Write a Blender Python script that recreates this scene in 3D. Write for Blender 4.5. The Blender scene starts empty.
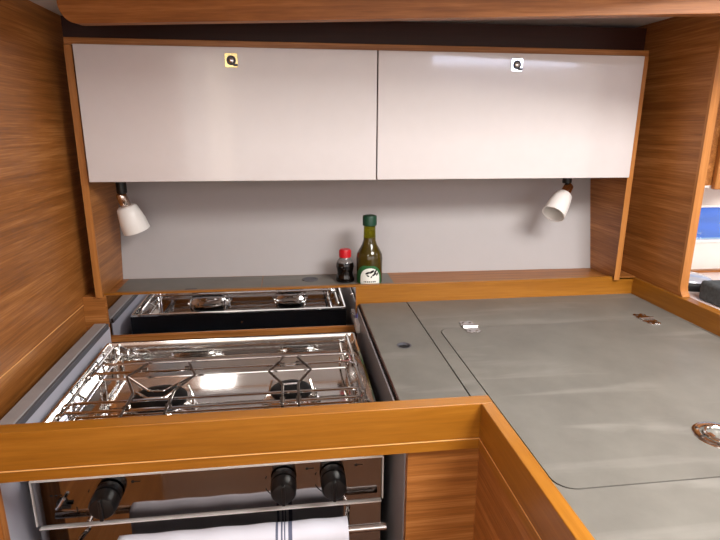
import bpy, bmesh, math, random
from mathutils import Vector, Matrix
random.seed(4)
S = bpy.context.scene
COL = S.collection
PI = math.pi
Z0 = 0.92                      # worktop height above the cabin sole; everything below is written relative to the worktop

# ------------------------------------------------------------------ materials
def lin(c):
    return tuple((v/255/12.92 if v/255 <= .04045 else ((v/255+.055)/1.055)**2.4) for v in c) + (1.0,)

def base(name):
    m = bpy.data.materials.new(name); m.use_nodes = True
    nt = m.node_tree
    return m, nt, nt.nodes['Principled BSDF']

def plain(name, rgb, rough=.5, metal=0., spec=.5, noise=.04, nscale=40, coat=0., trans=0., ior=1.45):
    m, nt, b = base(name)
    N, L = nt.nodes, nt.links
    tc = N.new('ShaderNodeTexCoord')
    n = N.new('ShaderNodeTexNoise'); n.inputs['Scale'].default_value = nscale; n.inputs['Detail'].default_value = 4
    L.new(tc.outputs['Object'], n.inputs['Vector'])
    r = N.new('ShaderNodeValToRGB')
    c = lin(rgb)
    r.color_ramp.elements[0].position = .3; r.color_ramp.elements[1].position = .7
    r.color_ramp.elements[0].color = tuple(v*(1-noise) for v in c[:3]) + (1,)
    r.color_ramp.elements[1].color = tuple(min(1, v*(1+noise)) for v in c[:3]) + (1,)
    L.new(n.outputs['Fac'], r.inputs['Fac']); L.new(r.outputs['Color'], b.inputs['Base Color'])
    b.inputs['Roughness'].default_value = rough; b.inputs['Metallic'].default_value = metal
    b.inputs['Specular IOR Level'].default_value = spec
    b.inputs['Coat Weight'].default_value = coat; b.inputs['Coat Roughness'].default_value = .06
    b.inputs['Transmission Weight'].default_value = trans; b.inputs['IOR'].default_value = ior
    return m

def wood(name, dark, mid, light, axis, rough=.38, along=2.8, across=85., spec=.4, contrast=1.):
    """Fine straight-grained veneer: noise stretched along one axis."""
    m, nt, b = base(name)
    N, L = nt.nodes, nt.links
    tc = N.new('ShaderNodeTexCoord')
    def layer(al, ac, detail, dist):
        mp = N.new('ShaderNodeMapping')
        mp.inputs['Scale'].default_value = [al if i == axis else ac for i in range(3)]
        L.new(tc.outputs['Object'], mp.inputs['Vector'])
        n = N.new('ShaderNodeTexNoise'); n.inputs['Scale'].default_value = 1
        n.inputs['Detail'].default_value = detail; n.inputs['Distortion'].default_value = dist
        n.inputs['Roughness'].default_value = .6
        L.new(mp.outputs['Vector'], n.inputs['Vector']); return n.outputs['Fac']
    a = layer(along, across, 5, .25); f = layer(along*4, across*5, 3, .1); w = layer(along*.5, across*.16, 2, .4)
    def mix(x, y, t):
        q = N.new('ShaderNodeMix'); q.data_type = 'FLOAT'; q.inputs[0].default_value = t
        L.new(x, q.inputs[2]); L.new(y, q.inputs[3]); return q.outputs[0]
    v = mix(mix(a, f, .45), w, .2)
    r = N.new('ShaderNodeValToRGB'); e = r.color_ramp.elements
    e[0].position = .5-.17/contrast; e[0].color = lin(dark); e[1].position = .5+.17/contrast; e[1].color = lin(light)
    k = e.new(.5); k.color = lin(mid)
    L.new(v, r.inputs['Fac']); L.new(r.outputs['Color'], b.inputs['Base Color'])
    bp = N.new('ShaderNodeBump'); bp.inputs['Strength'].default_value = .08; bp.inputs['Distance'].default_value = .001
    L.new(v, bp.inputs['Height']); L.new(bp.outputs['Normal'], b.inputs['Normal'])
    b.inputs['Roughness'].default_value = rough; b.inputs['Specular IOR Level'].default_value = spec
    return m

def worktop_mat():
    m, nt, b = base('grey_laminate')
    N, L = nt.nodes, nt.links
    tc = N.new('ShaderNodeTexCoord')
    n = N.new('ShaderNodeTexNoise'); n.inputs['Scale'].default_value = 9; n.inputs['Detail'].default_value = 8; n.inputs['Roughness'].default_value = .65
    L.new(tc.outputs['Object'], n.inputs['Vector'])
    r = N.new('ShaderNodeValToRGB'); e = r.color_ramp.elements
    e[0].position = .32; e[0].color = lin((106, 103, 97)); e[1].position = .68; e[1].color = lin((120, 117, 110))
    L.new(n.outputs['Fac'], r.inputs['Fac'])
    # pale wiped scuffs running diagonally across the lid
    mp = N.new('ShaderNodeMapping'); mp.inputs['Rotation'].default_value = (0, 0, math.radians(38)); mp.inputs['Scale'].default_value = (3, 22, 3)
    L.new(tc.outputs['Object'], mp.inputs['Vector'])
    s = N.new('ShaderNodeTexNoise'); s.inputs['Scale'].default_value = 1; s.inputs['Detail'].default_value = 6; s.inputs['Distortion'].default_value = .6
    L.new(mp.outputs['Vector'], s.inputs['Vector'])
    sr = N.new('ShaderNodeValToRGB'); sr.color_ramp.elements[0].position = .56; sr.color_ramp.elements[1].position = .8
    sr.color_ramp.elements[0].color = (0, 0, 0, 1); sr.color_ramp.elements[1].color = (.45, .45, .45, 1)
    L.new(s.outputs['Fac'], sr.inputs['Fac'])
    mx = N.new('ShaderNodeMix'); mx.data_type = 'RGBA'
    L.new(sr.outputs['Color'], mx.inputs[0]); L.new(r.outputs['Color'], mx.inputs[6]); mx.inputs[7].default_value = lin((168, 164, 157))
    L.new(mx.outputs[2], b.inputs['Base Color'])
    b.inputs['Roughness'].default_value = .42; b.inputs['Specular IOR Level'].default_value = .45
    return m

def emit(name, rgb, strength):
    m = bpy.data.materials.new(name); m.use_nodes = True; nt = m.node_tree
    nt.nodes.remove(nt.nodes['Principled BSDF'])
    e = nt.nodes.new('ShaderNodeEmission'); e.inputs['Color'].default_value = lin(rgb); e.inputs['Strength'].default_value = strength
    nt.links.new(e.outputs[0], nt.nodes['Material Output'].inputs[0]); return m

def steel(name, rgb, rough, axis=None):
    m, nt, b = base(name)
    N, L = nt.nodes, nt.links
    tc = N.new('ShaderNodeTexCoord'); mp = N.new('ShaderNodeMapping')
    mp.inputs['Scale'].default_value = [3 if i == axis else 260 for i in range(3)] if axis is not None else (30, 30, 30)
    L.new(tc.outputs['Object'], mp.inputs['Vector'])
    n = N.new('ShaderNodeTexNoise'); n.inputs['Scale'].default_value = 1; n.inputs['Detail'].default_value = 3
    L.new(mp.outputs['Vector'], n.inputs['Vector'])
    mr = N.new('ShaderNodeMapRange'); mr.inputs[3].default_value = rough*.7; mr.inputs[4].default_value = rough*1.35
    L.new(n.outputs['Fac'], mr.inputs[0]); L.new(mr.outputs[0], b.inputs['Roughness'])
    b.inputs['Base Color'].default_value = lin(rgb); b.inputs['Metallic'].default_value = 1
    return m

def towel_mat():
    m, nt, b = base('striped_cotton')
    N, L = nt.nodes, nt.links
    tc = N.new('ShaderNodeTexCoord'); sp = N.new('ShaderNodeSeparateXYZ'); L.new(tc.outputs['Object'], sp.inputs[0])
    mr = N.new('ShaderNodeMapRange'); mr.inputs[1].default_value = -.04; mr.inputs[2].default_value = 0.
    L.new(sp.outputs['X'], mr.inputs[0])
    r = N.new('ShaderNodeValToRGB'); r.color_ramp.interpolation = 'CONSTANT'
    w = lin((202, 202, 212)); d = lin((92, 96, 116)); e = r.color_ramp.elements
    e[0].position = 0; e[0].color = w; e[1].position = .999; e[1].color = w
    for x0, x1 in ((-.0335, -.0300), (-.0262, -.0238), (-.0218, -.0200), (-.0160, -.0105)):
        a = e.new((x0+.04)/.04); a.color = d
        a = e.new((x1+.04)/.04); a.color = w
    L.new(mr.outputs[0], r.inputs['Fac']); L.new(r.outputs['Color'], b.inputs['Base Color'])
    n = N.new('ShaderNodeTexNoise'); n.inputs['Scale'].default_value = 700
    L.new(tc.outputs['Object'], n.inputs['Vector'])
    bp = N.new('ShaderNodeBump'); bp.inputs['Strength'].default_value = .25; bp.inputs['Distance'].default_value = .001
    L.new(n.outputs['Fac'], bp.inputs['Height']); L.new(bp.outputs['Normal'], b.inputs['Normal'])
    b.inputs['Roughness'].default_value = .9; b.inputs['Specular IOR Level'].default_value = .1
    return m

def pane_mat():
    m = bpy.data.materials.new('window_glass_with_droplets'); m.use_nodes = True; nt = m.node_tree; N, L = nt.nodes, nt.links
    nt.nodes.remove(N['Principled BSDF'])
    t = N.new('ShaderNodeBsdfTransparent'); t.inputs[0].default_value = (.8, .92, 1, 1)
    g = N.new('ShaderNodeBsdfDiffuse'); g.inputs[0].default_value = (.8, .86, .95, 1)
    tc = N.new('ShaderNodeTexCoord'); v = N.new('ShaderNodeTexVoronoi'); v.inputs['Scale'].default_value = 150
    L.new(tc.outputs['Object'], v.inputs['Vector'])
    n = N.new('ShaderNodeTexNoise'); n.inputs['Scale'].default_value = 14; L.new(tc.outputs['Object'], n.inputs['Vector'])
    r = N.new('ShaderNodeValToRGB'); r.color_ramp.elements[0].position = .2; r.color_ramp.elements[0].color = (1, 1, 1, 1)
    r.color_ramp.elements[1].position = .38; r.color_ramp.elements[1].color = (0, 0, 0, 1)
    L.new(v.outputs['Distance'], r.inputs['Fac'])
    r2 = N.new('ShaderNodeValToRGB'); r2.color_ramp.elements[0].position = .5; r2.color_ramp.elements[1].position = .62
    L.new(n.outputs['Fac'], r2.inputs['Fac'])
    mu = N.new('ShaderNodeMath'); mu.operation = 'MULTIPLY'
    L.new(r.outputs['Color'], mu.inputs[0]); L.new(r2.outputs['Color'], mu.inputs[1])
    ad = N.new('ShaderNodeMath'); ad.operation = 'MULTIPLY_ADD'; ad.inputs[1].default_value = .6; ad.inputs[2].default_value = .06
    L.new(mu.outputs[0], ad.inputs[0])
    mx = N.new('ShaderNodeMixShader'); L.new(ad.outputs[0], mx.inputs[0]); L.new(t.outputs[0], mx.inputs[1]); L.new(g.outputs[0], mx.inputs[2])
    L.new(mx.outputs[0], N['Material Output'].inputs[0]); return m

V_D, V_M, V_L = (126, 76, 33), (154, 96, 44), (187, 127, 71)
M = {
 'veneer_x': wood('oak_veneer_grain_across', V_D, V_M, V_L, 0, contrast=1.35),
 'veneer_y': wood('oak_veneer_grain_along', V_D, V_M, V_L, 1, contrast=1.35),
 'veneer_z': wood('oak_veneer_grain_up', V_D, V_M, V_L, 2, contrast=1.35),
 'solid_x': wood('solid_honey_wood_across', (136, 84, 20), (150, 95, 26), (165, 108, 36), 0, rough=.3, across=40, contrast=1.4),
 'solid_y': wood('solid_honey_wood_along', (136, 84, 20), (150, 95, 26), (165, 108, 36), 1, rough=.3, across=40, contrast=1.4),
 'edge_z': wood('solid_edge_wood_up', (150, 92, 42), (170, 110, 54), (190, 128, 68), 2, rough=.35, across=70),
 'beam': wood('solid_beam_wood', (138, 84, 40), (161, 101, 51), (184, 121, 67), 0, rough=.4, across=45, contrast=1.8),
 'dark_shade_wood': wood('wood_dark_for_shade', (50, 22, 14), (58, 26, 17), (66, 32, 20), 0),  # gap shade above the cabinet put into the albedo; other dark edges reuse it
 'pale_strip': plain('pale_strip_tone', (232, 176, 110), .4),
 'sole': wood('cabin_sole', (84, 52, 30), (98, 62, 36), (112, 74, 44), 0, along=1.5, across=30),
 'white_gloss': plain('white_gloss_laminate', (206, 198, 197), .2, noise=.01, coat=.6),
 'lining': plain('pale_lining', (174, 169, 169), .6, noise=.01),
 'ceiling': plain('white_headliner', (214, 208, 204), .7, noise=.015),
 'cabin_white': plain('cabin_white', (222, 214, 208), .6, noise=.02),
 'grey': worktop_mat(),
 'groove': plain('dark_groove', (34, 30, 28), .8),
 'chrome': steel('chrome', (214, 212, 212), .09),
 'steel': steel('polished_steel', (205, 203, 200), .13),
 'tray_steel': steel('brushed_hob_steel', (222, 220, 217), .09, 0),
 'panel_steel': steel('mirror_panel_steel', (150, 146, 144), .05),
 'liner': plain('satin_grey_liner', (196, 196, 208), .35, noise=.02),
 'liner_grey': plain('mid_grey_liner', (146, 143, 146), .3, noise=.03),
 'mirror': steel('mirror', (206, 206, 208), .015),
 'trim_grey': plain('grey_trim', (150, 147, 148), .45, noise=.05),
 'trim_dark': plain('dark_grey_trim', (84, 84, 90), .5),
 'wire': steel('dark_wire', (120, 112, 106), .28),
 'black_metal': plain('black_enamel', (38, 42, 50), .4, noise=.1),
 'burner_black': plain('burner_black', (11, 11, 12), .5, spec=.2),
 'black_plastic': plain('black_plastic', (13, 13, 15), .42, noise=.08),
 'print': plain('black_print', (22, 18, 16), .6),
 'white_plastic': plain('white_plastic', (232, 226, 222), .4),
 'opal': plain('opal_glass', (228, 224, 220), .3, noise=.01),
 'gold_reflect': steel('gold_reflection_plate', (205, 184, 132), .2),  # golden reflection on the left latch plate put into its colour
 'copper_chrome': steel('warm_chrome', (205, 188, 178), .12),
 'towel': towel_mat(),
 'soy': plain('soy_sauce', (10, 6, 5), .08, spec=.6),
 'clear': plain('clear_plastic', (235, 225, 222), .08, trans=.85, noise=0),
 'red': plain('red_plastic', (196, 22, 34), .35),
 'oil': plain('olive_oil', (64, 52, 12), .1, spec=.6, noise=.25, nscale=60),
 'oil_glass': plain('green_bottle_glass', (178, 176, 60), .05, trans=.95, noise=0, ior=1.2),
 'green_cap': plain('dark_green_cap', (18, 62, 44), .4),
 'green_label': plain('green_label', (34, 92, 46), .5),
 'white_label': plain('white_label', (230, 232, 224), .55),
 'foam': plain('dark_grey_fabric', (74, 78, 80), .95, noise=.25, nscale=160),
 'table': plain('pale_table', (226, 208, 204), .3, noise=.01, coat=.3),
 'disc': plain('pale_disc_top', (176, 180, 192), .16, coat=.6),
 'sea': plain('sea_blue', (50, 128, 228), .5, noise=.25, nscale=.6),
 'pane': pane_mat(),
 'daylight': emit('daylight_pane', (214, 224, 255), 12.0),
 'daylight_warm': emit('warm_daylight_pane', (255, 232, 206), 2.2),
}

# ------------------------------------------------------------------ mesh helpers
def box(bm, x0, x1, y0, y1, z0, z1):
    v = [bm.verts.new((x, y, z)) for x in (x0, x1) for y in (y0, y1) for z in (z0, z1)]
    for f in ((0, 1, 3, 2), (4, 6, 7, 5), (0, 4, 5, 1), (2, 3, 7, 6), (0, 2, 6, 4), (1, 5, 7, 3)):
        bm.faces.new([v[i] for i in f])
    return bm

def BOX(*a):
    return box(bmesh.new(), *a)

def frame_of(d):
    d = d.normalized(); a = Vector((0, 0, 1)) if abs(d.z) < .9 else Vector((1, 0, 0))
    u = d.cross(a).normalized(); return u, d.cross(u).normalized()

def lathe(bm, prof, origin, axis, seg=32, cap=True):
    """prof: (distance along axis, radius)"""
    o, d = Vector(origin), Vector(axis).normalized(); u, w = frame_of(d)
    rings = []
    for t, r in prof:
        rings.append([bm.verts.new(o+d*t+u*(r*math.cos(2*PI*k/seg))+w*(r*math.sin(2*PI*k/seg))) for k in range(seg)])
    for a, b in zip(rings, rings[1:]):
        for k in range(seg):
            bm.faces.new((a[k], a[(k+1) % seg], b[(k+1) % seg], b[k]))
    if cap:
        bm.faces.new(rings[0][::-1]); bm.faces.new(rings[-1])
    return bm

def rounded(pts, rad, n=4, closed=False):
    P = [Vector(p) for p in pts]; out = []
    N = len(P)
    for i, p in enumerate(P):
        if not closed and i in (0, N-1):
            out.append(p); continue
        a, b = P[i-1]-p, P[(i+1) % N]-p
        r = min(rad, a.length*.45, b.length*.45)
        s, e = p+a.normalized()*r, p+b.normalized()*r
        for k in range(n+1):
            t = k/n; out.append(s*(1-t)**2+p*2*t*(1-t)+e*t*t)
    return out

def tube(bm, pts, r, seg=10, bend=.0, closed=False):
    P = rounded(pts, bend, 4, closed) if bend else [Vector(p) for p in pts]
    n = len(P); rings = []; u = None
    for i in range(n):
        if closed: d = P[(i+1) % n]-P[i-1]
        else: d = P[min(i+1, n-1)]-P[max(i-1, 0)]
        d.normalize()
        if u is None: u, w = frame_of(d)
        else:
            u = (u-d*u.dot(d)).normalized(); w = d.cross(u)
        rings.append([bm.verts.new(P[i]+u*(r*math.cos(2*PI*k/seg))+w*(r*math.sin(2*PI*k/seg))) for k in range(seg)])
    prs = list(zip(rings, rings[1:])) + ([(rings[-1], rings[0])] if closed else [])
    for a, b in prs:
        for k in range(seg):
            bm.faces.new((a[k], a[(k+1) % seg], b[(k+1) % seg], b[k]))
    if not closed:
        bm.faces.new(rings[0][::-1]); bm.faces.new(rings[-1])
    return bm

def rrect(x0, x1, y0, y1, r, n=6):
    out = []
    for cx, cy, a in ((x1-r, y1-r, 0), (x0+r, y1-r, 90), (x0+r, y0+r, 180), (x1-r, y0+r, 270)):
        for k in range(n+1):
            t = math.radians(a+90*k/n); out.append((cx+r*math.cos(t), cy+r*math.sin(t)))
    return out

def circle(cx, cy, r, n=24):
    return [(cx+r*math.cos(2*PI*k/n), cy+r*math.sin(2*PI*k/n)) for k in range(n)]

def plate(bm, outer, holes, z0, z1, place=None):
    """flat plate with holes: outline polygons extruded from z0 to z1"""
    place = place or (lambda a, b, c: (a, b, c))
    loops = [outer]+list(holes)
    tmp = bmesh.new(); es = []; allv = []
    for lp in loops:
        vs = [tmp.verts.new((p[0], p[1], 0)) for p in lp]; allv += vs
        es += [tmp.edges.new((vs[i], vs[(i+1) % len(vs)])) for i in range(len(vs))]
    bmesh.ops.triangle_fill(tmp, use_beauty=True, edges=es)
    tmp.verts.index_update()
    tris = [[v.index for v in f.verts] for f in tmp.faces]; co = [(v.co.x, v.co.y) for v in tmp.verts]
    tmp.free()
    bot = [bm.verts.new(place(a, b, z0)) for a, b in co]; top = [bm.verts.new(place(a, b, z1)) for a, b in co]
    for t in tris:
        bm.faces.new([top[i] for i in t]); bm.faces.new([bot[i] for i in reversed(t)])
    k = 0
    for lp in loops:
        n = len(lp)
        for i in range(n):
            a, b = k+i, k+(i+1) % n
            bm.faces.new((bot[a], bot[b], top[b], top[a]))
        k += n
    return bm

def obj(name, bm, mat, parent=None, bevel=0., smooth=True):
    """link a bmesh (written in worktop coordinates) as one mesh object, local to its parent's place"""
    bmesh.ops.recalc_face_normals(bm, faces=bm.faces)
    off = Vector((0, 0, 0)); p = parent
    while p is not None:
        off += p.location; p = p.parent
    if parent is None:                                   # own origin at the base centre
        xs = [v.co for v in bm.verts]
        off = Vector(((min(v.x for v in xs)+max(v.x for v in xs))/2, (min(v.y for v in xs)+max(v.y for v in xs))/2, min(v.z for v in xs)))
    for v in bm.verts: v.co -= off
    me = bpy.data.meshes.new(name); bm.to_mesh(me); bm.free()
    me.materials.append(M[mat])
    o = bpy.data.objects.new(name, me); COL.objects.link(o)
    if parent is None: o.location = off
    else: o.parent = parent
    if smooth:
        for p in me.polygons: p.use_smooth = True
        me.set_sharp_from_angle(angle=math.radians(35))
    if bevel:
        b = o.modifiers.new('Bevel', 'BEVEL'); b.width = bevel; b.segments = 3; b.limit_method = 'ANGLE'; b.angle_limit = math.radians(40)
        b.harden_normals = False
    return o

def tag(o, label, cat, group=None):
    o['label'] = label; o['category'] = cat
    if group: o['group'] = group
    return o

def thing(name, label, cat, loc, group=None):
    o = bpy.data.objects.new(name, None); COL.objects.link(o); o.location = loc; o.empty_display_size = .03
    return tag(o, label, cat, group)

def struct(name, bm, mat, label, cat, parent=None, bevel=0.):
    o = obj(name, bm, mat, parent, bevel)
    if parent is None:
        o['kind'] = 'structure'; tag(o, label, cat)
    return o

def copy_tree(o, parent=None):
    c = o.copy(); COL.objects.link(c)
    if parent is not None: c.parent = parent
    for ch in list(o.children): copy_tree(ch, c)
    return c

# ------------------------------------------------------------------ the setting
struct('floor', BOX(-1.72, 2.22, -1.47, 1.40, -.94, -.92), 'sole', 'brown wooden cabin floor below the galley', 'floor')
wl = struct('wall_left', BOX(-.452, -.432, -.20, 1.40, -.92, .66), 'veneer_y', 'reddish oak bulkhead along the left side of the stove', 'wall')
struct('joint_line', BOX(-.4325, -.4312, -.20, 1.126, .0185, .0200), 'pale_strip', '', '', wl)
struct('wall_front', BOX(-1.72, -.452, -.20, -.18, -.92, .96), 'cabin_white', 'white cabin wall behind the left bulkhead', 'wall')
struct('wall_outer', BOX(-1.72, -1.70, -1.45, -.20, -.92, .96), 'cabin_white', 'white wall at the far left end of the cabin', 'wall')

bm = bmesh.new()                                         # pale lining behind the ledge, leaning outboard with the hull
def lean(x, z, t): return (x, 1.2535-.0265*(x+.0)+.21*(z-.037)+t, z)
v = [bm.verts.new(lean(x, z, t)) for x in (-.432, .80) for z in (-.06, .595) for t in (0, .02)]
for f in ((0, 1, 3, 2), (4, 6, 7, 5), (0, 4, 5, 1), (2, 3, 7, 6), (0, 2, 6, 4), (1, 5, 7, 3)): bm.faces.new([v[i] for i in f])
struct('wall_back', bm, 'lining', 'pale grey lining behind the bottle ledge below the white cabinet', 'wall')
struct('wall_lower', BOX(-.432, .80, 1.20, 1.21, -.92, -.07), 'dark_shade_wood', 'dark wall behind the stove recess', 'wall')

# right bulkhead with a flared, rounded front foot
prof = [(1.40, .0405), (.974, .0405), (.9765, .0435), (.980, .047), (.983, .052), (.9847, .058), (.985, .066), (.985, .605), (1.40, .605)]
bm = plate(bmesh.new(), prof, [], .800, .8165, lambda a, b, c: (c, a, b))
wr = struct('wall_right', bm, 'veneer_y', 'reddish oak bulkhead panel right of the white cabinet', 'wall')
edge = [(.9740, .0405), (.967, .0405), (.9695, .0445), (.973, .048), (.976, .053), (.9777, .059), (.978, .067), (.978, .605), (.9850, .605), (.9850, .066), (.9847, .058), (.983, .052), (.980, .047), (.9765, .0435)]
struct('trim_edge', plate(bmesh.new(), edge, [], .7995, .817, lambda a, b, c: (c, a, b)), 'edge_z', '', '', wr)

# low headliner over the galley, then the higher coachroof toward the middle of the boat
bm = bmesh.new()
def tilt(x): return .5915+.0125*x
v = [bm.verts.new((x, y, tilt(x)+t)) for x in (-.452, 2.22) for y in (.70, 1.40) for t in (0, .02)]
for f in ((0, 1, 3, 2), (4, 6, 7, 5), (0, 4, 5, 1), (2, 3, 7, 6), (0, 2, 6, 4), (1, 5, 7, 3)): bm.faces.new([v[i] for i in f])
struct('ceiling', bm, 'ceiling', 'pale headliner above the white cabinet', 'ceiling')
struct('ceiling_coachroof', BOX(-1.72, 2.22, -1.47, 1.08, .86, .88), 'ceiling', 'white coachroof ceiling over the middle of the cabin', 'ceiling')
struct('trim_1', BOX(-.432, .80, 1.205, 1.215, .535, .5935), 'dark_shade_wood', 'recessed board above the white cabinet with the gap shade in its colour', 'trim')

# wooden beam across the top; its left end has a rounded lower corner
A, B = Vector((-.347, 1.033, 0)), Vector((.645, .800, 0)); D = (B-A).normalized(); Nn = Vector((-D.y, D.x, 0))
pr = [(1.35, .545), (1.35, .66), (-.030, .66), (-.030, .60)]
for k in range(9):
    a = math.radians(180+90*k/8); pr.append((.004+.034*math.cos(a), .579+.034*math.sin(a)))
bm = plate(bmesh.new(), pr, [], 0, .022, lambda a, b, c: tuple(A+D*a+Nn*c+Vector((0, 0, b))))
ba = math.atan2(D.y, D.x)
for v_ in bm.verts: v_.co = Matrix.Rotation(-ba, 3, 'Z') @ (v_.co-A)
b_ = struct('trim_2', bm, 'beam', 'long brown wooden beam crossing the top of the picture', 'beam', None, .002)
b_.location = A+Matrix.Rotation(ba, 3, 'Z') @ b_.location; b_.rotation_euler.z = ba
pr = [(-.12, .60), (1.9, .60), (1.9, .8595), (-.12, .8595)]
bm = plate(bmesh.new(), pr, [], .0225, .032, lambda a, b, c: tuple(A+D*a+Nn*c+Vector((0, 0, b))))
struct('wall_filler', BOX(-.432, -.4030, 1.203, 1.212, .0360, .5350), 'veneer_z', 'narrow shadowed oak filler left of the white cabinet', 'panel')
struct('wall_filler', BOX(.7560, .7995, 1.203, 1.212, .0360, .5350), 'veneer_z', 'narrow shadowed oak filler right of the white cabinet', 'panel')
struct('wall_coachroof', bm, 'ceiling', 'white coachroof side above the wooden beam', 'wall')

# hull side with its long window in the next compartment on the right
wz0, wz1 = .1093, .1946
bm = plate(bmesh.new(), [(.8165, -.2), (2.22, -.2), (2.22, .60), (.8165, .60)], [[(.93, wz0), (1.75, wz0), (1.75, wz1), (.93, wz1)]], 1.19, 1.21, lambda a, b, c: (a, c, b))
struct('wall_hull', bm, 'cabin_white', 'white hull side around the blue window on the right', 'wall')
w1 = struct('window_1', plate(bmesh.new(), [(.926, wz0-.004), (1.754, wz0-.004), (1.754, wz1+.004), (.926, wz1+.004)], [[(.932, wz0+.002), (1.748, wz0+.002), (1.748, wz1-.002), (.932, wz1-.002)]], 1.186, 1.214, lambda a, b, c: (a, c, b)), 'white_plastic', 'narrow blue hull window with water droplets at the right edge', 'window')
struct('pane', BOX(.931, 1.749, 1.199, 1.202, wz0+.001, wz1-.001), 'pane', '', '', w1)
struct('sea', BOX(-40, 60, 2.2, 120, -1.45, -1.40), 'sea', 'blue sea outside the hull window', 'sea')
struct('wall_end', BOX(2.20, 2.22, -1.45, 1.19, -.92, .96), 'cabin_white', 'white end wall of the cabin on the right', 'wall')
bm = plate(bmesh.new(), [(-1.72, -.92), (2.22, -.92), (2.22, .96), (-1.72, .96)], [[(.95, .772), (1.95, .772), (1.95, .838), (.95, .838)]], -1.47, -1.45, lambda a, b, c: (a, c, b))
struct('wall_opposite', bm, 'cabin_white', 'white hull side across the cabin behind the viewer', 'wall')
struct('window_3', BOX(-.50, -.36, -1.452, -1.448, -.60, .78), 'daylight_warm', 'tall narrow light panel in the opposite hull side', 'window')
struct('window_2', BOX(.94, 1.96, -1.475, -1.455, .765, .845), 'daylight', 'long bright window in the opposite hull side', 'window')

# ------------------------------------------------------------------ overhead cabinet
oc = thing('overhead_cabinet', 'white two-door gloss overhead cabinet in a wooden frame above the ledge', 'cabinet', (.178, 1.20, .274))
bm = BOX(-.4025, .7555, 1.120, 1.285, .5235, .5360); obj('top_panel', bm, 'veneer_x', oc, .001)
bm = BOX(-.389, .7495, 1.1212, 1.285, .2760, .2860); obj('bottom_panel', bm, 'veneer_x', oc)
for nm, x0, x1 in (('side_panel', -.4025, -.389), ('side_panel', .7495, .7555)):
    bm = plate(bmesh.new(), [(1.121, .0365), (1.2450, .0365), (1.285, .30), (1.330, .523), (1.121, .523)] if x0 > 0 else
               [(1.121, .0365), (1.262, .0365), (1.305, .30), (1.350, .523), (1.121, .523)], [], x0, x1, lambda a, b, c: (c, a, b))
    sp = obj(nm, bm, 'veneer_y', oc)
    obj('edge_strip', BOX(min(x0, .7425), x1, 1.1185, 1.121, .0365, .523), 'edge_z', sp)
def latch(door, cx, cz, mat):
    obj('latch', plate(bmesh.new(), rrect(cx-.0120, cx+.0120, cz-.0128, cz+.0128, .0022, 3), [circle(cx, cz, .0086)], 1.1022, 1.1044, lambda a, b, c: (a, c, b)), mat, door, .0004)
    obj('latch_ring', tube(lathe(bmesh.new(), [(0, .0086), (.0012, .0086), (.0012, .0050), (.0006, .0048), (.0006, .001)], (cx, 1.1044, cz), (0, -1, 0), 28), [(cx+.0076*math.cos(2*PI*k/28), 1.1026, cz+.0076*math.sin(2*PI*k/28)) for k in range(28)], .0013, 8, closed=True), 'trim_dark', door)
    bm = lathe(bmesh.new(), [(0, .0052), (.0030, .0050), (.0042, .0036), (.0046, .001)], (cx, 1.1034, cz), (0, -1, 0), 20)
    obj('latch_button', bm, 'chrome', door)
    obj('latch_tab', BOX(cx+.0035, cx+.0115, 1.0995, 1.1022, cz-.0105, cz-.0062), 'trim_dark', door, .0005)
for x0, x1, lx, lz, mt in ((-.3825, .1768, -.1017, .4993, 'gold_reflect'), (.1790, .7375, .4610, .5010, 'chrome')):
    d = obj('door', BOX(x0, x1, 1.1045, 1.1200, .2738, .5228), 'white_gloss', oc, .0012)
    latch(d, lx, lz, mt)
    d['label'] = 'gloss white door with a square latch with a golden reflection in its colour' if mt == 'gold_reflect' else 'gloss white door with a silver square latch'

# ------------------------------------------------------------------ ledge, riser and mirror behind the stove
lg = thing('ledge', 'narrow wooden ledge with grey inlaid lids behind the stove', 'shelf', (.19, 1.19, 0))
obj('ledge_top', BOX(-.432, .80, 1.137, 1.285, .018, .0355), 'veneer_x', lg)
obj('front_lip', BOX(-.3885, .7420, 1.126, 1.1375, .0392, .0425), 'solid_x', lg, .0008)
obj('corner_filler', BOX(.7560, .7995, 1.1262, 1.2025, .0360, .0420), 'veneer_y', lg)
obj('riser_panel', BOX(.1405, .80, 1.1262, 1.1375, -.004, .0392), 'solid_x', lg)
obj('riser_block', BOX(-.432, -.3885, 1.1262, 1.1430, -.070, .0365), 'veneer_x', lg)
obj('lower_batten', BOX(-.3885, .1405, 1.1225, 1.1430, -.064, -.0530), 'veneer_x', lg)
for x0, x1 in ((-.374, -.0690), (-.0672, .2290)):
    hl = [circle(.041, 1.206, .0185)] if x0 > -.1 else []
    ld = obj('lid', plate(bmesh.new(), [(x0, 1.1385), (x1, 1.1385), (x1, 1.248-.0265*x1), (x0, 1.248-.0265*x0)], hl, .0345, .0366), 'grey', lg)
    ld['label'] = 'grey inlaid lid'
    if hl:
        bm = lathe(bmesh.new(), [(0, .0185), (.0012, .0185), (.0012, .0150), (.0003, .0140), (.0003, .001)], (.041, 1.206, .0366), (0, 0, 1), 32, False)
        obj('finger_ring', bm, 'trim_dark', ld)
    else:
        bm = BOX(-.231, -.206, 1.1500, 1.1600, .0366, .0386); obj('catch', bm, 'trim_dark', ld, .001)
mi = thing('mirror', 'dark mirror panel in the riser behind the stove', 'mirror', (-.124, 1.13, -.053))
obj('glass', BOX(-.3845, .1375, 1.1275, 1.1310, -.0525, .0385), 'mirror', mi)
obj('frame', plate(bmesh.new(), [(-.3885, -.0530), (.1405, -.0530), (.1405, .0391), (-.3885, .0391)], [[(-.3850, -.0505), (.1380, -.0505), (.1380, .0384), (-.3850, .0384)]], 1.1262, 1.1305, lambda a, b, c: (a, c, b)), 'veneer_x', mi)
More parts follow.
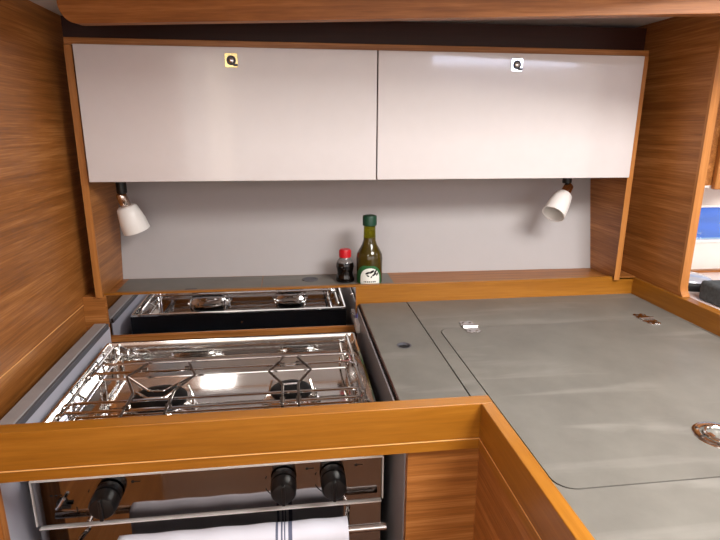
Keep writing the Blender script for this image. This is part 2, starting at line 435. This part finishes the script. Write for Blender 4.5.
for x, z in ((.130, .022), (.130, -.022)):
    obj('screw', lathe(bmesh.new(), [(0, .0032), (.0012, .0028), (.0016, .001)], (x, 1.1275, z), (0, -1, 0), 14), 'chrome', mi)

# ------------------------------------------------------------------ worktop, lids, rails
wt = thing('worktop', 'grey worktop around the icebox lid right of the stove', 'worktop', (.52, .60, -.02))
outer = [(.2540, .05), (.795, .05), (.795, 1.126), (.2540, 1.126)]
obj('surface', plate(bmesh.new(), outer, [rrect(.2785, .7915, .4685, .9556, .024, 8)], -.004, 0), 'grey', wt)
obj('core', plate(bmesh.new(), [(.2495, .05), (.795, .05), (.795, 1.126), (.144, 1.126), (.144, .611), (.2495, .611)], [], -.020, -.0042), 'groove', wt)
bl = thing('bin_lid', 'narrow grey lid with one finger hole beside the stove', 'lid', (.199, .87, -.004))
obj('panel', plate(bmesh.new(), [(.148, .612), (.2515, .612), (.2515, 1.125), (.148, 1.125)], [circle(.1955, .882, .0125)], -.0038, 0), 'grey', bl)
obj('edge_band', BOX(.1455, .148, .612, 1.125, -.0060, -.0002), 'dark_shade_wood', bl)
bm = lathe(bmesh.new(), [(-.003, .0120), (0, .0125), (.0006, .0135), (.0006, .0112), (-.0035, .0105)], (.1955, .882, 0), (0, 0, 1), 28, False)
obj('finger_hole_ring', bm, 'trim_dark', bl)
il = thing('icebox_lid', 'large grey hinged icebox lid with ring pull in the worktop', 'lid', (.536, .712, -.004))
obj('panel', plate(bmesh.new(), rrect(.2806, .7897, .4706, .9550, .0225, 8), [], -.0038, .0001), 'grey', il)
def hinge(cx):
    bm = bmesh.new()
    for s in (1, -1):                                    # two butterfly leaves
        y = lambda t: .9553+s*t
        leaf = [(cx-.0145, y(.004)), (cx+.0145, y(.004)), (cx+.0155, y(.012)), (cx+.0115, y(.017)), (cx+.0145, y(.025)), (cx+.0070, y(.032)),
                (cx, y(.027)), (cx-.0070, y(.032)), (cx-.0145, y(.025)), (cx-.0115, y(.017)), (cx-.0155, y(.012))]
        if s < 0: leaf = leaf[::-1]
        plate(bm, leaf, [], .0002, .0018)
    h = obj('hinge', bm, 'chrome', il, .0004)
    b2 = bmesh.new(); lathe(b2, [(0, .0034), (.029, .0034)], (cx-.0145, .9553, .0022), (1, 0, 0), 16); obj('barrel', b2, 'steel', h)
    for s in (1, -1):
        for dx in (-.007, .007):
            obj('screw', lathe(bmesh.new(), [(0, .0026), (.0006, .0024), (.0010, .0008)], (cx+dx, .9553+s*.0215, .0018), (0, 0, 1), 12), 'wire', h)
hinge(.3425); hinge(.7170)
cx, cy = .5365, .5440
bm = lathe(bmesh.new(), [(.0, .0335), (.0012, .0330), (.0022, .0300), (.0020, .0245), (-.0020, .0235), (-.0028, .0210), (-.0028, .0005)], (cx, cy, .0001), (0, 0, 1), 40, False)
rp = obj('ring_pull', bm, 'steel', il)
bm = tube(bmesh.new(), [(cx+.0185*math.cos(2*PI*k/36), cy+.0185*math.sin(2*PI*k/36), .0022) for k in range(36)], .0026, 10, closed=True)
box(bm, cx-.0215, cx-.012, cy-.0045, cy+.0045, -.001, .0040)
obj('ring', bm, 'steel', rp)
for a in (45, 135, 225, 315, 180):
    obj('screw', lathe(bmesh.new(), [(0, .0028), (.0010, .0024), (.0014, .0008)], (cx+.0275*math.cos(math.radians(a)), cy+.0275*math.sin(math.radians(a)), .0021), (0, 0, 1), 12), 'wire', rp)

gr = thing('galley_rail', 'honey wood L-shaped rail along the stove front and worktop edge', 'rail', (-.09, .60, -.023))
obj('front_rail', BOX(-.432, .2490, .590, .6105, -.0075, .0420), 'solid_x', gr, .0012)
obj('return_rail', BOX(.2325, .2490, .05, .5898, -.0075, .0420), 'solid_y', gr, .0012)
obj('front_pale_line', BOX(-.432, .2335, .5897, .6105, -.0086, -.0075), 'pale_strip', gr)  # thin pale strip drawn along the lower edge of the rail
obj('return_pale_line', BOX(.2322, .2490, .05, .5897, -.0086, -.0075), 'pale_strip', gr)
obj('lower_batten', BOX(-.432, .2340, .5905, .6105, -.0225, -.0086), 'solid_x', gr)
obj('lower_batten', BOX(.2330, .2490, .05, .5905, -.0225, -.0086), 'solid_y', gr)
tag(obj('side_fiddle', BOX(.795, .8175, .30, 1.126, -.004, .0400), 'solid_y', None, .0012), 'honey wood raised edge along the right side of the worktop', 'rail')

gc = thing('galley_cabinet', 'oak cabinet front below the worktop corner', 'cabinet', (.19, .60, -.92))
obj('front_panel', BOX(.1415, .2370, .598, .610, -.92, -.0230), 'veneer_x', gc)
obj('side_panel', BOX(.2370, .2490, .05, .610, -.92, -.0230), 'veneer_y', gc)
tag(obj('cabinet_stile', BOX(-.432, -.3560, .598, .610, -.92, -.0230), 'veneer_z'), 'oak upright below the left end of the rail', 'panel')

# ------------------------------------------------------------------ stove recess liners
ll = thing('recess_liner', 'steel recess side with grey capping left of the stove', 'liner', (-.395, .87, -.92))
obj('sheet', BOX(-.3845, -.3825, .612, 1.118, -.92, -.0280), 'liner', ll)
obj('capping', BOX(-.4100, -.3860, .612, 1.112, -.0300, -.0170), 'trim_grey', ll, .002)
obj('seal_strip', BOX(-.3862, -.3815, .612, 1.112, -.0290, -.0185), 'trim_dark', ll, .001)
rl = thing('recess_liner', 'steel recess side below the narrow finger-hole lid', 'liner', (.142, .87, -.92))
obj('sheet', BOX(.1405, .1432, .612, 1.118, -.92, -.0062), 'liner_grey', rl)
obj('end_cap', BOX(.1330, .1450, 1.075, 1.118, -.050, -.030), 'white_plastic', rl, .002)

# ------------------------------------------------------------------ stove
sx0, sx1, sy0, sy1 = -.366, .125, .690, 1.046
st = thing('stove', 'stainless gimballed two-burner stove with oven behind the rail', 'stove', (-.12, .868, -.66))
obj('body', BOX(sx0+.004, sx1-.004, sy0+.004, sy1-.004, -.64, -.082), 'black_metal', st)
bp_ = obj('back_panel', BOX(sx0, sx1, sy1-.0015, sy1+.001, -.64, -.0395), 'black_metal', st)
b2 = lathe(bmesh.new(), [(0, .0025), (.001, .0022), (.0014, .0005)], (-.12, sy1+.001, -.062), (0, 1, 0), 12); obj('screw', b2, 'chrome', bp_)
# hob tray: rolled rim, sloping walls, polished floor
def tray():
    bm = bmesh.new()
    rings = [(0, -.085), (0, -.0375), (.0008, -.0350), (.0040, -.0350), (.0048, -.0365), (.0070, -.0680), (.0080, -.0715), (.0105, -.0735), (.0125, -.0735)]
    R = []
    for d, z in rings:
        R.append([bm.verts.new((x, y, z)) for x, y in rrect(sx0+d, sx1-d, sy0+d, sy1-d, max(.0025, .005-d*.1), 5)])
    n = len(R[0])
    for a, b in zip(R, R[1:]):
        for k in range(n): bm.faces.new((a[k], a[(k+1) % n], b[(k+1) % n], b[k]))
    bm.faces.new(R[-1]); bm.faces.new(R[0][::-1]); return bm
obj('hob_tray', tray(), 'tray_steel', st)
for bx, by, r in ((-.2215, .832, .0440), (-.0075, .836, .0340)):
    bm = lathe(bmesh.new(), [(0, r+.016), (.003, r+.014), (.006, r+.004), (.014, r-.003), (.018, r-.004)], (bx, by, -.0735), (0, 0, 1), 36)
    bu = obj('burner', bm, 'steel', st)
    bm = lathe(bmesh.new(), [(0, r-.006), (.0005, r), (.006, r+.0005), (.0085, r-.003), (.0092, r-.012), (.0092, .0005)], (bx, by, -.0555), (0, 0, 1), 36)
    obj('burner_cap', bm, 'burner_black', bu)
    for k in range(4):
        a = PI/4+k*PI/2
        bm = tube(bmesh.new(), [(bx+(r+.020)*math.cos(a), by+(r+.020)*math.sin(a), -.0725), (bx+(r+.012)*math.cos(a), by+(r+.012)*math.sin(a), -.048)], .0022, 8)
        obj('burner_prong', bm, 'steel', bu)
    obj('igniter', lathe(bmesh.new(), [(0, .003), (.016, .003), (.018, .0015)], (bx+r+.007, by+.004, -.070), (0, 0, 1), 10), 'steel', bu)
# rail loops across the hob
zr = -.0285
for y0, y1 in ((.889, .925), (.757, .786)):
    bm = tube(bmesh.new(), [(-.337, y0, zr), (.100, y0, zr), (.100, y1, zr), (-.337, y1, zr)], .0025, 10, .006, True)
    for x in (-.333, .096):
        for y in (y0+.006, y1-.006):
            tube(bm, [(x, y, zr), (x, y, -.0725)], .0022, 8)
    obj('hob_rail', bm, 'chrome', st)
for y in (.900, .772):                                   # low second bars under the loops
    obj('lower_bar', tube(bmesh.new(), [(-.330, y, -.045), (.096, y, -.045)], .0022, 8), 'chrome', st)
for x, s in ((-.347, 1), (.108, -1)):                    # side guides with sliding clamps
    bm = tube(bmesh.new(), [(x, .705, -.072), (x, .705, -.034), (x, 1.026, -.034), (x, 1.026, -.072)], .0030, 10, .008)
    tube(bm, [(x+s*.016, .712, -.072), (x+s*.016, .712, -.045), (x+s*.016, 1.015, -.045), (x+s*.016, 1.015, -.072)], .0022, 8, .006)
    for y in (.757, .786, .889, .925):
        lathe(bm, [(-.005, .0048), (.005, .0048)], (x, y, -.034), (0, 1, 0), 12)
        tube(bm, [(x, y, -.034), (x+s*.011, y, zr)], .0020, 8)
    for y in (.83, .96): tube(bm, [(x, y, -.034), (x+s*.016, y, -.045)], .0018, 8)
    obj('side_guide', bm, 'steel', st)
zc = -.0225
for wires, cross in (
   ([[(-.2505, .728, zc), (-.2505, .7975, zc), (-.2762, .8590, zc), (-.2552, .9080, zc)], [(-.1893, .728, zc), (-.1893, .8010, zc), (-.1655, .8530, zc), (-.1843, .9060, zc)]],
    [[(-.2480, .8010, zc), (-.2390, .8000, zc-.004), (-.2293, .7915, zc-.006), (-.2030, .7900, zc-.006), (-.1893, .8010, zc)], [(-.2762, .8590, zc), (-.2320, .8180, zc-.008), (-.2100, .8160, zc-.008), (-.1655, .8530, zc)]]),
   ([[(-.0203, .728, zc), (-.0203, .8015, zc), (-.0442, .8525, zc), (-.0215, .9010, zc)], [(.0045, .728, zc), (.0045, .8030, zc), (.0273, .8516, zc), (.0052, .9044, zc)]],
    [[(-.0203, .8015, zc), (.0045, .8030, zc)]])):
    pcs = []
    for w in wires:
        bm = tube(bmesh.new(), w, .0021, 10, .004)
        for p in (w[0], w[-1]): lathe(bm, [(-.004, .0040), (.004, .0040)], (p[0], p[1]+(.029 if p[1] < .8 else -.018), zc-.003), (1, 0, 0), 10)
        pcs.append(obj('pan_clamp', bm, 'wire', st))
    for c in cross: obj('cross_wire', tube(bmesh.new(), c, .0019, 8, .005), 'chrome', pcs[0])
# front: control panel, oven door, towel bar
cp = obj('control_panel', BOX(-.3580, .1225, .680, .6945, -.1560, -.0860), 'panel_steel', st, .0008)
for q in ((-.3600, .1245, .6785, .6945, -.0862, -.0845), (-.3602, -.3586, .6785, .6945, -.1560, -.0862), (.1230, .1246, .6785, .6945, -.1560, -.0862)):
    obj('edge_highlight', BOX(*q), 'white_plastic', cp)  # white strips stand in for light caught on the panel bevel
KZ = -.1145
for kx in (-.2615, -.0210, .0500):
    k = obj('knob', lathe(bmesh.new(), [(0, .0185), (.006, .0180), (.0065, .0155), (.0100, .0155), (.0105, .0186), (.0260, .0177), (.0300, .0155), (.0315, .0100), (.0318, .001)], (kx, .680, KZ), (0, -1, 0), 36), 'black_plastic', st)
    obj('grip', BOX(kx-.0024, kx+.0024, .6455, .6660, KZ-.016, KZ+.016), 'black_plastic', k, .0012)
def mark(lp): obj('printed_mark', plate(bmesh.new(), lp, [], .6797, .6801, lambda a, b, c: (a, c, b)), 'print', cp)
def bar(x0, x1, z0, z1): mark([(x0, z0), (x1, z0), (x1, z1), (x0, z1)])
for kx in (-.2615, -.0210, .0500):                       # printed dial marks beside each knob
    for a0, a1, rr in ((200, 238, .0265), (156, 166, .0255)):
        mark([(kx+(rr+q)*math.cos(math.radians(a)), KZ+(rr+q)*math.sin(math.radians(a))) for q, rng in ((0, range(a0, a1+1, 2)), (.0014, range(a1, a0-1, -2))) for a in rng])
    mark(circle(kx+.034, -.0965, .0022, 12))
    bar(kx+.0362, kx+.0440, -.0972, -.0958)
bar(-.3055, -.3040, -.1385, -.1295)
for q in range(3): bar(-.337+.006*q, -.333+.006*q, -.1100, -.1085)
bm = lathe(bmesh.new(), [(0, .0070), (.004, .0066), (.005, .004)], (-.3225, .680, -.1215), (0, -1, 0), 18)
box(bm, -.3235, -.3100, .6735, .6775, -.1270, -.1225)
lk = obj('door_catch', bm, 'black_plastic', st)
obj('lever', tube(bmesh.new(), [(-.3280, .6745, -.1265), (-.3235, .6735, -.1210), (-.3165, .6735, -.1100)], .0024, 10, .003), 'chrome', lk)
od = obj('oven_door', BOX(-.3580, .1225, .682, .6945, -.6200, -.1630), 'panel_steel', st, .0008)
obj('door_edge', BOX(-.3580, .1225, .6800, .6945, -.1630, -.1614), 'white_plastic', od)
tb = obj('towel_bar', lathe(bmesh.new(), [(0, .0056), (.475, .0056)], (-.3530, .6390, -.1715), (1, 0, 0), 20), 'chrome', st)
for x in (-.2985, .0690):
    obj('bar_bracket', tube(bmesh.new(), [(x+.004, .682, -.1690), (x, .6640, -.1680), (x-.002, .6390, -.1715)], .0032, 10), 'chrome', tb)
for x0, x1 in ((sx0-.016, sx0+.006), (sx1-.006, sx1+.0145)):
    obj('gimbal_pin', lathe(bmesh.new(), [(0, .010), (x1-x0, .010)], (x0, .868, -.13), (1, 0, 0), 20), 'steel', st)

# tea towel folded over the bar
bm = bmesh.new()
pf = [(.6620, -.330), (.6620, -.250), (.6615, -.190), (.6605, -.1700)]
pf += [(.6590, -.1645), (.6560, -.1612), (.6510, -.1602), (.6450, -.1602), (.6390, -.1615), (.6335, -.1645), (.6300, -.1685)]
pf += [(.6285, -.1750), (.6275, -.200), (.6265, -.28), (.6250, -.38), (.6240, -.50)]
nx = 40; G = []
for i in range(nx+1):
    x = -.245+.313*i/nx; row = []
    for j, (y, z) in enumerate(pf):
        s = max(0, (-.165-z))
        front = j > 10
        wv = (.004*math.sin(i*.55+1)+.003*math.sin(i*.21))*min(1, s*6)*(1 if front else .4)
        row.append(bm.verts.new((x, y-(abs(wv) if front else 0), z+.0006*math.sin(i*.8))))
    G.append(row)
for i in range(nx):
    for j in range(len(pf)-1): bm.faces.new((G[i][j], G[i+1][j], G[i+1][j+1], G[i][j+1]))
bmesh.ops.recalc_face_normals(bm, faces=bm.faces)
for v_ in bm.verts: pass
me_off = Vector((-.0885, .64, -.50))
for v_ in bm.verts: v_.co -= Vector((0, 0, -.50))
me = bpy.data.meshes.new('tea_towel'); bm.to_mesh(me); bm.free(); me.materials.append(M['towel'])
for p in me.polygons: p.use_smooth = True
tw = bpy.data.objects.new('tea_towel', me); COL.objects.link(tw); tw.location = (0, -.001, -.5010)
so = tw.modifiers.new('Solidify', 'SOLIDIFY'); so.thickness = .0022; so.offset = 1
tag(tw, 'white tea towel with dark stripes hung over the oven bar', 'towel')

# ------------------------------------------------------------------ reading spotlights under the cabinet
def spotlight(label, mount, neck, tip, L, r0, r1, mh=.020):
    t = thing('spotlight', label, 'lamp', mount, 'spotlights under the white cabinet')
    m0 = Vector(mount)
    bm = lathe(bmesh.new(), [(0, .0130), (.004, .0130), (.0045, .0105), (mh, .0105), (mh+.002, .009)], m0, (0, 0, -1), 24)
    obj('mount', bm, 'black_plastic', t)
    n0 = Vector(neck); d = (Vector(tip)-n0).normalized()
    bm = lathe(bmesh.new(), [(-.004, .004), (-.003, .0080), (0, .0105), (.006, .0110), (.028, .0112), (.030, .0100)], n0, d, 24)
    obj('neck', bm, 'copper_chrome', t)
    s0 = n0+d*.026
    out = [(0, .010), (.001, r0*.85), (.004, r0), (.02, r0+(r1-r0)*.45), (L*.6, r0+(r1-r0)*.8), (L, r1)]
    inn = [(L, r1-.0022), (L*.6, r0+(r1-r0)*.8-.0025), (.02, r0+(r1-r0)*.45-.0025), (.006, r0-.003), (.004, .001)]
    obj('shade', lathe(bmesh.new(), out+inn, s0, d, 36, False), 'opal', t)
    bm = lathe(bmesh.new(), [(.003, .006), (.016, .006), (.018, .009), (.030, .0095), (.036, .006), (.038, .001)], s0, d, 16)
    obj('bulb', bm, 'white_plastic', t)
    return t
spotlight('left spotlight with frosted white shade pointing down over the stove', (-.3495, 1.190, .276), (-.3520, 1.190, .2400), (-.3300, 1.203, .1580), .057, .0210, .0285, .032)
spotlight('right spotlight with white shade tilted open towards the viewer', (.6400, 1.190, .276), (.6435, 1.186, .2480), (.5800, 1.138, .1760), .062, .0195, .0260)

# ------------------------------------------------------------------ bottles on the ledge
def wrap(bm, shape, cx, cy, r, ang, z0, u0, u1, v0, v1, step):
    """cells of a (u,v) patch for which shape(u,v) holds, bent round a bottle"""
    vs = {}
    def V(i, j):
        if (i, j) not in vs:
            u = u0+i*step; a = ang+u/r
            vs[(i, j)] = bm.verts.new((cx+r*math.cos(a), cy+r*math.sin(a), z0+v0+j*step))
        return vs[(i, j)]
    for i in range(int(round((u1-u0)/step))):
        for j in range(int(round((v1-v0)/step))):
            if shape(u0+(i+.5)*step, v0+(j+.5)*step):
                bm.faces.new((V(i, j), V(i+1, j), V(i+1, j+1), V(i, j+1)))
    return bm
ox, oy, oz = .1740, 1.1685, .0366
ob = thing('oil_bottle', 'olive oil bottle with dark green cap and white crest label', 'bottle', (ox, oy, oz))
obj('oil', lathe(bmesh.new(), [(.001, .022), (.003, .0288), (.058, .0294), (.067, .0282), (.077, .0235), (.088, .0170), (.098, .0140), (.104, .0134), (.104, .001)], (ox, oy, oz), (0, 0, 1), 40), 'oil', ob)
obj('glass', lathe(bmesh.new(), [(.1042, .0136), (.115, .0131), (.136, .0128)], (ox, oy, oz), (0, 0, 1), 40, False), 'oil_glass', ob)
obj('neck_oil', lathe(bmesh.new(), [(.1045, .0120), (.136, .0116)], (ox, oy, oz), (0, 0, 1), 32), 'oil_glass', ob)
bm = lathe(bmesh.new(), [(.1310, .0145), (.1325, .0157), (.150, .0160), (.1530, .0150), (.1540, .012), (.1540, .001)], (ox, oy, oz), (0, 0, 1), 40)
obj('cap', bm, 'green_cap', ob)
an = math.atan2(-oy, -ox)-.05
def arch(r, h): return lambda u, v: (abs(u) < r and v < h) or (u*u+(v-h)**2 < r*r and v >= h)
lb = obj('label', wrap(bmesh.new(), arch(.0335, .014), ox, oy, .02960, an, oz, -.034, .034, .003, .0455, .0005), 'green_label', ob)
# on the bent patch +u runs anticlockwise seen from above: that is to the right for the camera
obj('label_crest', wrap(bmesh.new(), arch(.0235, .0165), ox, oy, .02985, an+.12, oz, -.024, .024, .003, .0405, .0005), 'white_label', lb)
def leaves(u, v):
    for cu, cv, a, l, w in ((-.004, .0270, 25, .0045, .0018), (.004, .0300, 30, .0050, .0020), (.011, .0300, 50, .0042, .0018), (.0085, .0235, 35, .0048, .0018), (.0145, .0240, 55, .0035, .0016), (-.0035, .0205, -30, .0028, .0013), (.003, .0180, 60, .002, .0012)):
        c, s = math.cos(math.radians(a)), math.sin(math.radians(a)); du, dv = (u-cu*1.2+.001)/1.25, (v-cv-.002)/1.25
        if ((du*c+dv*s)/l)**2+((-du*s+dv*c)/w)**2 < 1: return True
    return (.0075 < v < .0105) and abs(u) < .0145 and (int((u+.03)*700) % 3 != 0)
obj('label_mark', wrap(bmesh.new(), leaves, ox, oy, .03000, an+.12, oz, -.018, .0195, .006, .036, .0003), 'print', lb)

bx, by = .1205, 1.1830
sb = thing('soy_bottle', 'small soy sauce bottle with red cap beside the oil bottle', 'bottle', (bx, by, oz))
obj('soy_sauce', lathe(bmesh.new(), [(.0005, .016), (.002, .0205), (.006, .0215), (.014, .0195), (.0215, .0175), (.029, .0190), (.036, .0206), (.042, .0200), (.0455, .0186), (.0455, .001)], (bx, by, oz), (0, 0, 1), 36), 'soy', sb)
obj('bottle_neck', lathe(bmesh.new(), [(.0456, .0188), (.050, .0172), (.054, .0135), (.059, .0120)], (bx, by, oz), (0, 0, 1), 36, False), 'clear', sb)
bm = lathe(bmesh.new(), [(.0570, .0125), (.0580, .0133), (.0730, .0130), (.0750, .0120), (.0755, .001)], (bx, by, oz), (0, 0, 1), 36)
for k in range(24):
    a = 2*PI*k/24; tube(bm, [(bx+.0131*math.cos(a), by+.0131*math.sin(a), oz+.059), (bx+.0129*math.cos(a), by+.0129*math.sin(a), oz+.072)], .0006, 6)
obj('cap', bm, 'red', sb)

# ------------------------------------------------------------------ next compartment at the right edge
lk = thing('locker', 'oak locker above the blue window at the right edge', 'cabinet', (1.4, 1.155, .2520))
obj('carcass', BOX(.8170, 2.20, 1.120, 1.190, .2530, .600), 'veneer_y', lk)
obj('front_stile', BOX(.9495, 1.010, 1.105, 1.1195, .2450, .598), 'edge_z', lk, .003)
obj('door', BOX(1.0120, 1.60, 1.1080, 1.1195, .2600, .590), 'veneer_x', lk, .001)
obj('light_strip', BOX(.8180, .9480, 1.121, 1.140, .2480, .2529), 'white_plastic', lk)
tt = thing('side_table', 'glossy pale table top beyond the right bulkhead', 'table', (1.4, .95, -.92))
obj('table_top', BOX(.8350, 2.19, .60, 1.186, .005, .030), 'table', tt, .002)
obj('back_batten', BOX(.8350, 2.19, 1.1765, 1.1895, .0302, .0360), 'veneer_x', tt)
obj('cabinet_base', BOX(.8400, 2.18, .66, 1.180, -.92, .0048), 'veneer_x', tt)
obj('edge_strip', BOX(.8180, .8346, .60, 1.186, -.02, .0180), 'dark_shade_wood', tt)
dc = thing('round_case', 'flat round black case with shiny pale top on the table', 'case', (.8950, 1.075, .0302))
obj('base', lathe(bmesh.new(), [(0, .046), (.003, .051), (.012, .053), (.017, .051), (.019, .047)], (.895, 1.075, .0302), (0, 0, 1), 40), 'black_plastic', dc)
obj('top', lathe(bmesh.new(), [(.0190, .0465), (.0225, .0445), (.0265, .036), (.0290, .020), (.0300, .001)], (.895, 1.075, .0302), (0, 0, 1), 40), 'disc', dc)
tag(obj('cushion', BOX(.8480, 1.02, .915, .985, .0302, .0720), 'foam', None, .007), 'dark grey fabric block on the table at the right edge', 'cushion')

# ------------------------------------------------------------------ light
def area(name, loc, target, sx, sy, power, col):
    d = bpy.data.lights.new(name, 'AREA'); d.shape = 'RECTANGLE'; d.size = sx; d.size_y = sy; d.energy = power; d.color = col
    o = bpy.data.objects.new(name, d); COL.objects.link(o); o.location = loc
    o.rotation_euler = (Vector(target)-Vector(loc)).to_track_quat('-Z', 'Y').to_euler(); return o
area('deck_hatch_daylight', (-.62, -.45, .85), (-.62, -.45, 0), .55, .55, 12, (1., .95, .90))
area('saloon_hatch_daylight', (.72, .05, .85), (.72, .05, 0), .60, .50, 25, (1., .98, .95))
area('wide_front_fill', (.25, -1.40, .42), (.25, 1, .25), 3.7, .80, 14.5, (1., .97, .94))  # added fill across the cabin, widened for an even reflection in the doors
area('side_hatch_daylight', (1.55, .70, .58), (1.45, .75, 0), .35, .25, 1.4, (1., .98, .97))

w = bpy.data.worlds.new('daylight'); S.world = w; w.use_nodes = True
nt = w.node_tree; bg = nt.nodes['Background']; sky = nt.nodes.new('ShaderNodeTexSky')
sky.sky_type = 'HOSEK_WILKIE'; sky.sun_direction = (-.3, -.6, .75); sky.turbidity = 3
nt.links.new(sky.outputs[0], bg.inputs[0]); bg.inputs[1].default_value = 5.0

# ------------------------------------------------------------------ camera
cam = bpy.data.cameras.new('camera'); co = bpy.data.objects.new('camera', cam); COL.objects.link(co)
cam.sensor_width = 36; cam.lens = 538.53/720*36; cam.clip_start = .01; cam.clip_end = 300
R = Matrix(((.99168506, -.12863681, .00364922), (-.02964234, -.25592903, -.966241), (.1252281, .95809859, -.25761409)))
mw = Matrix((R[0], -R[1], -R[2])).transposed().to_4x4(); mw.translation = (0, 0, .38)
co.matrix_world = mw
S.camera = co

for o in S.objects:                                      # lift the whole place so the cabin sole is at zero
    if o.parent is None: o.location.z += Z0

S.view_settings.view_transform = 'Standard'; S.view_settings.look = 'None'
S.view_settings.gamma = 1; S.view_settings.use_curve_mapping = False; S.view_settings.exposure = .35
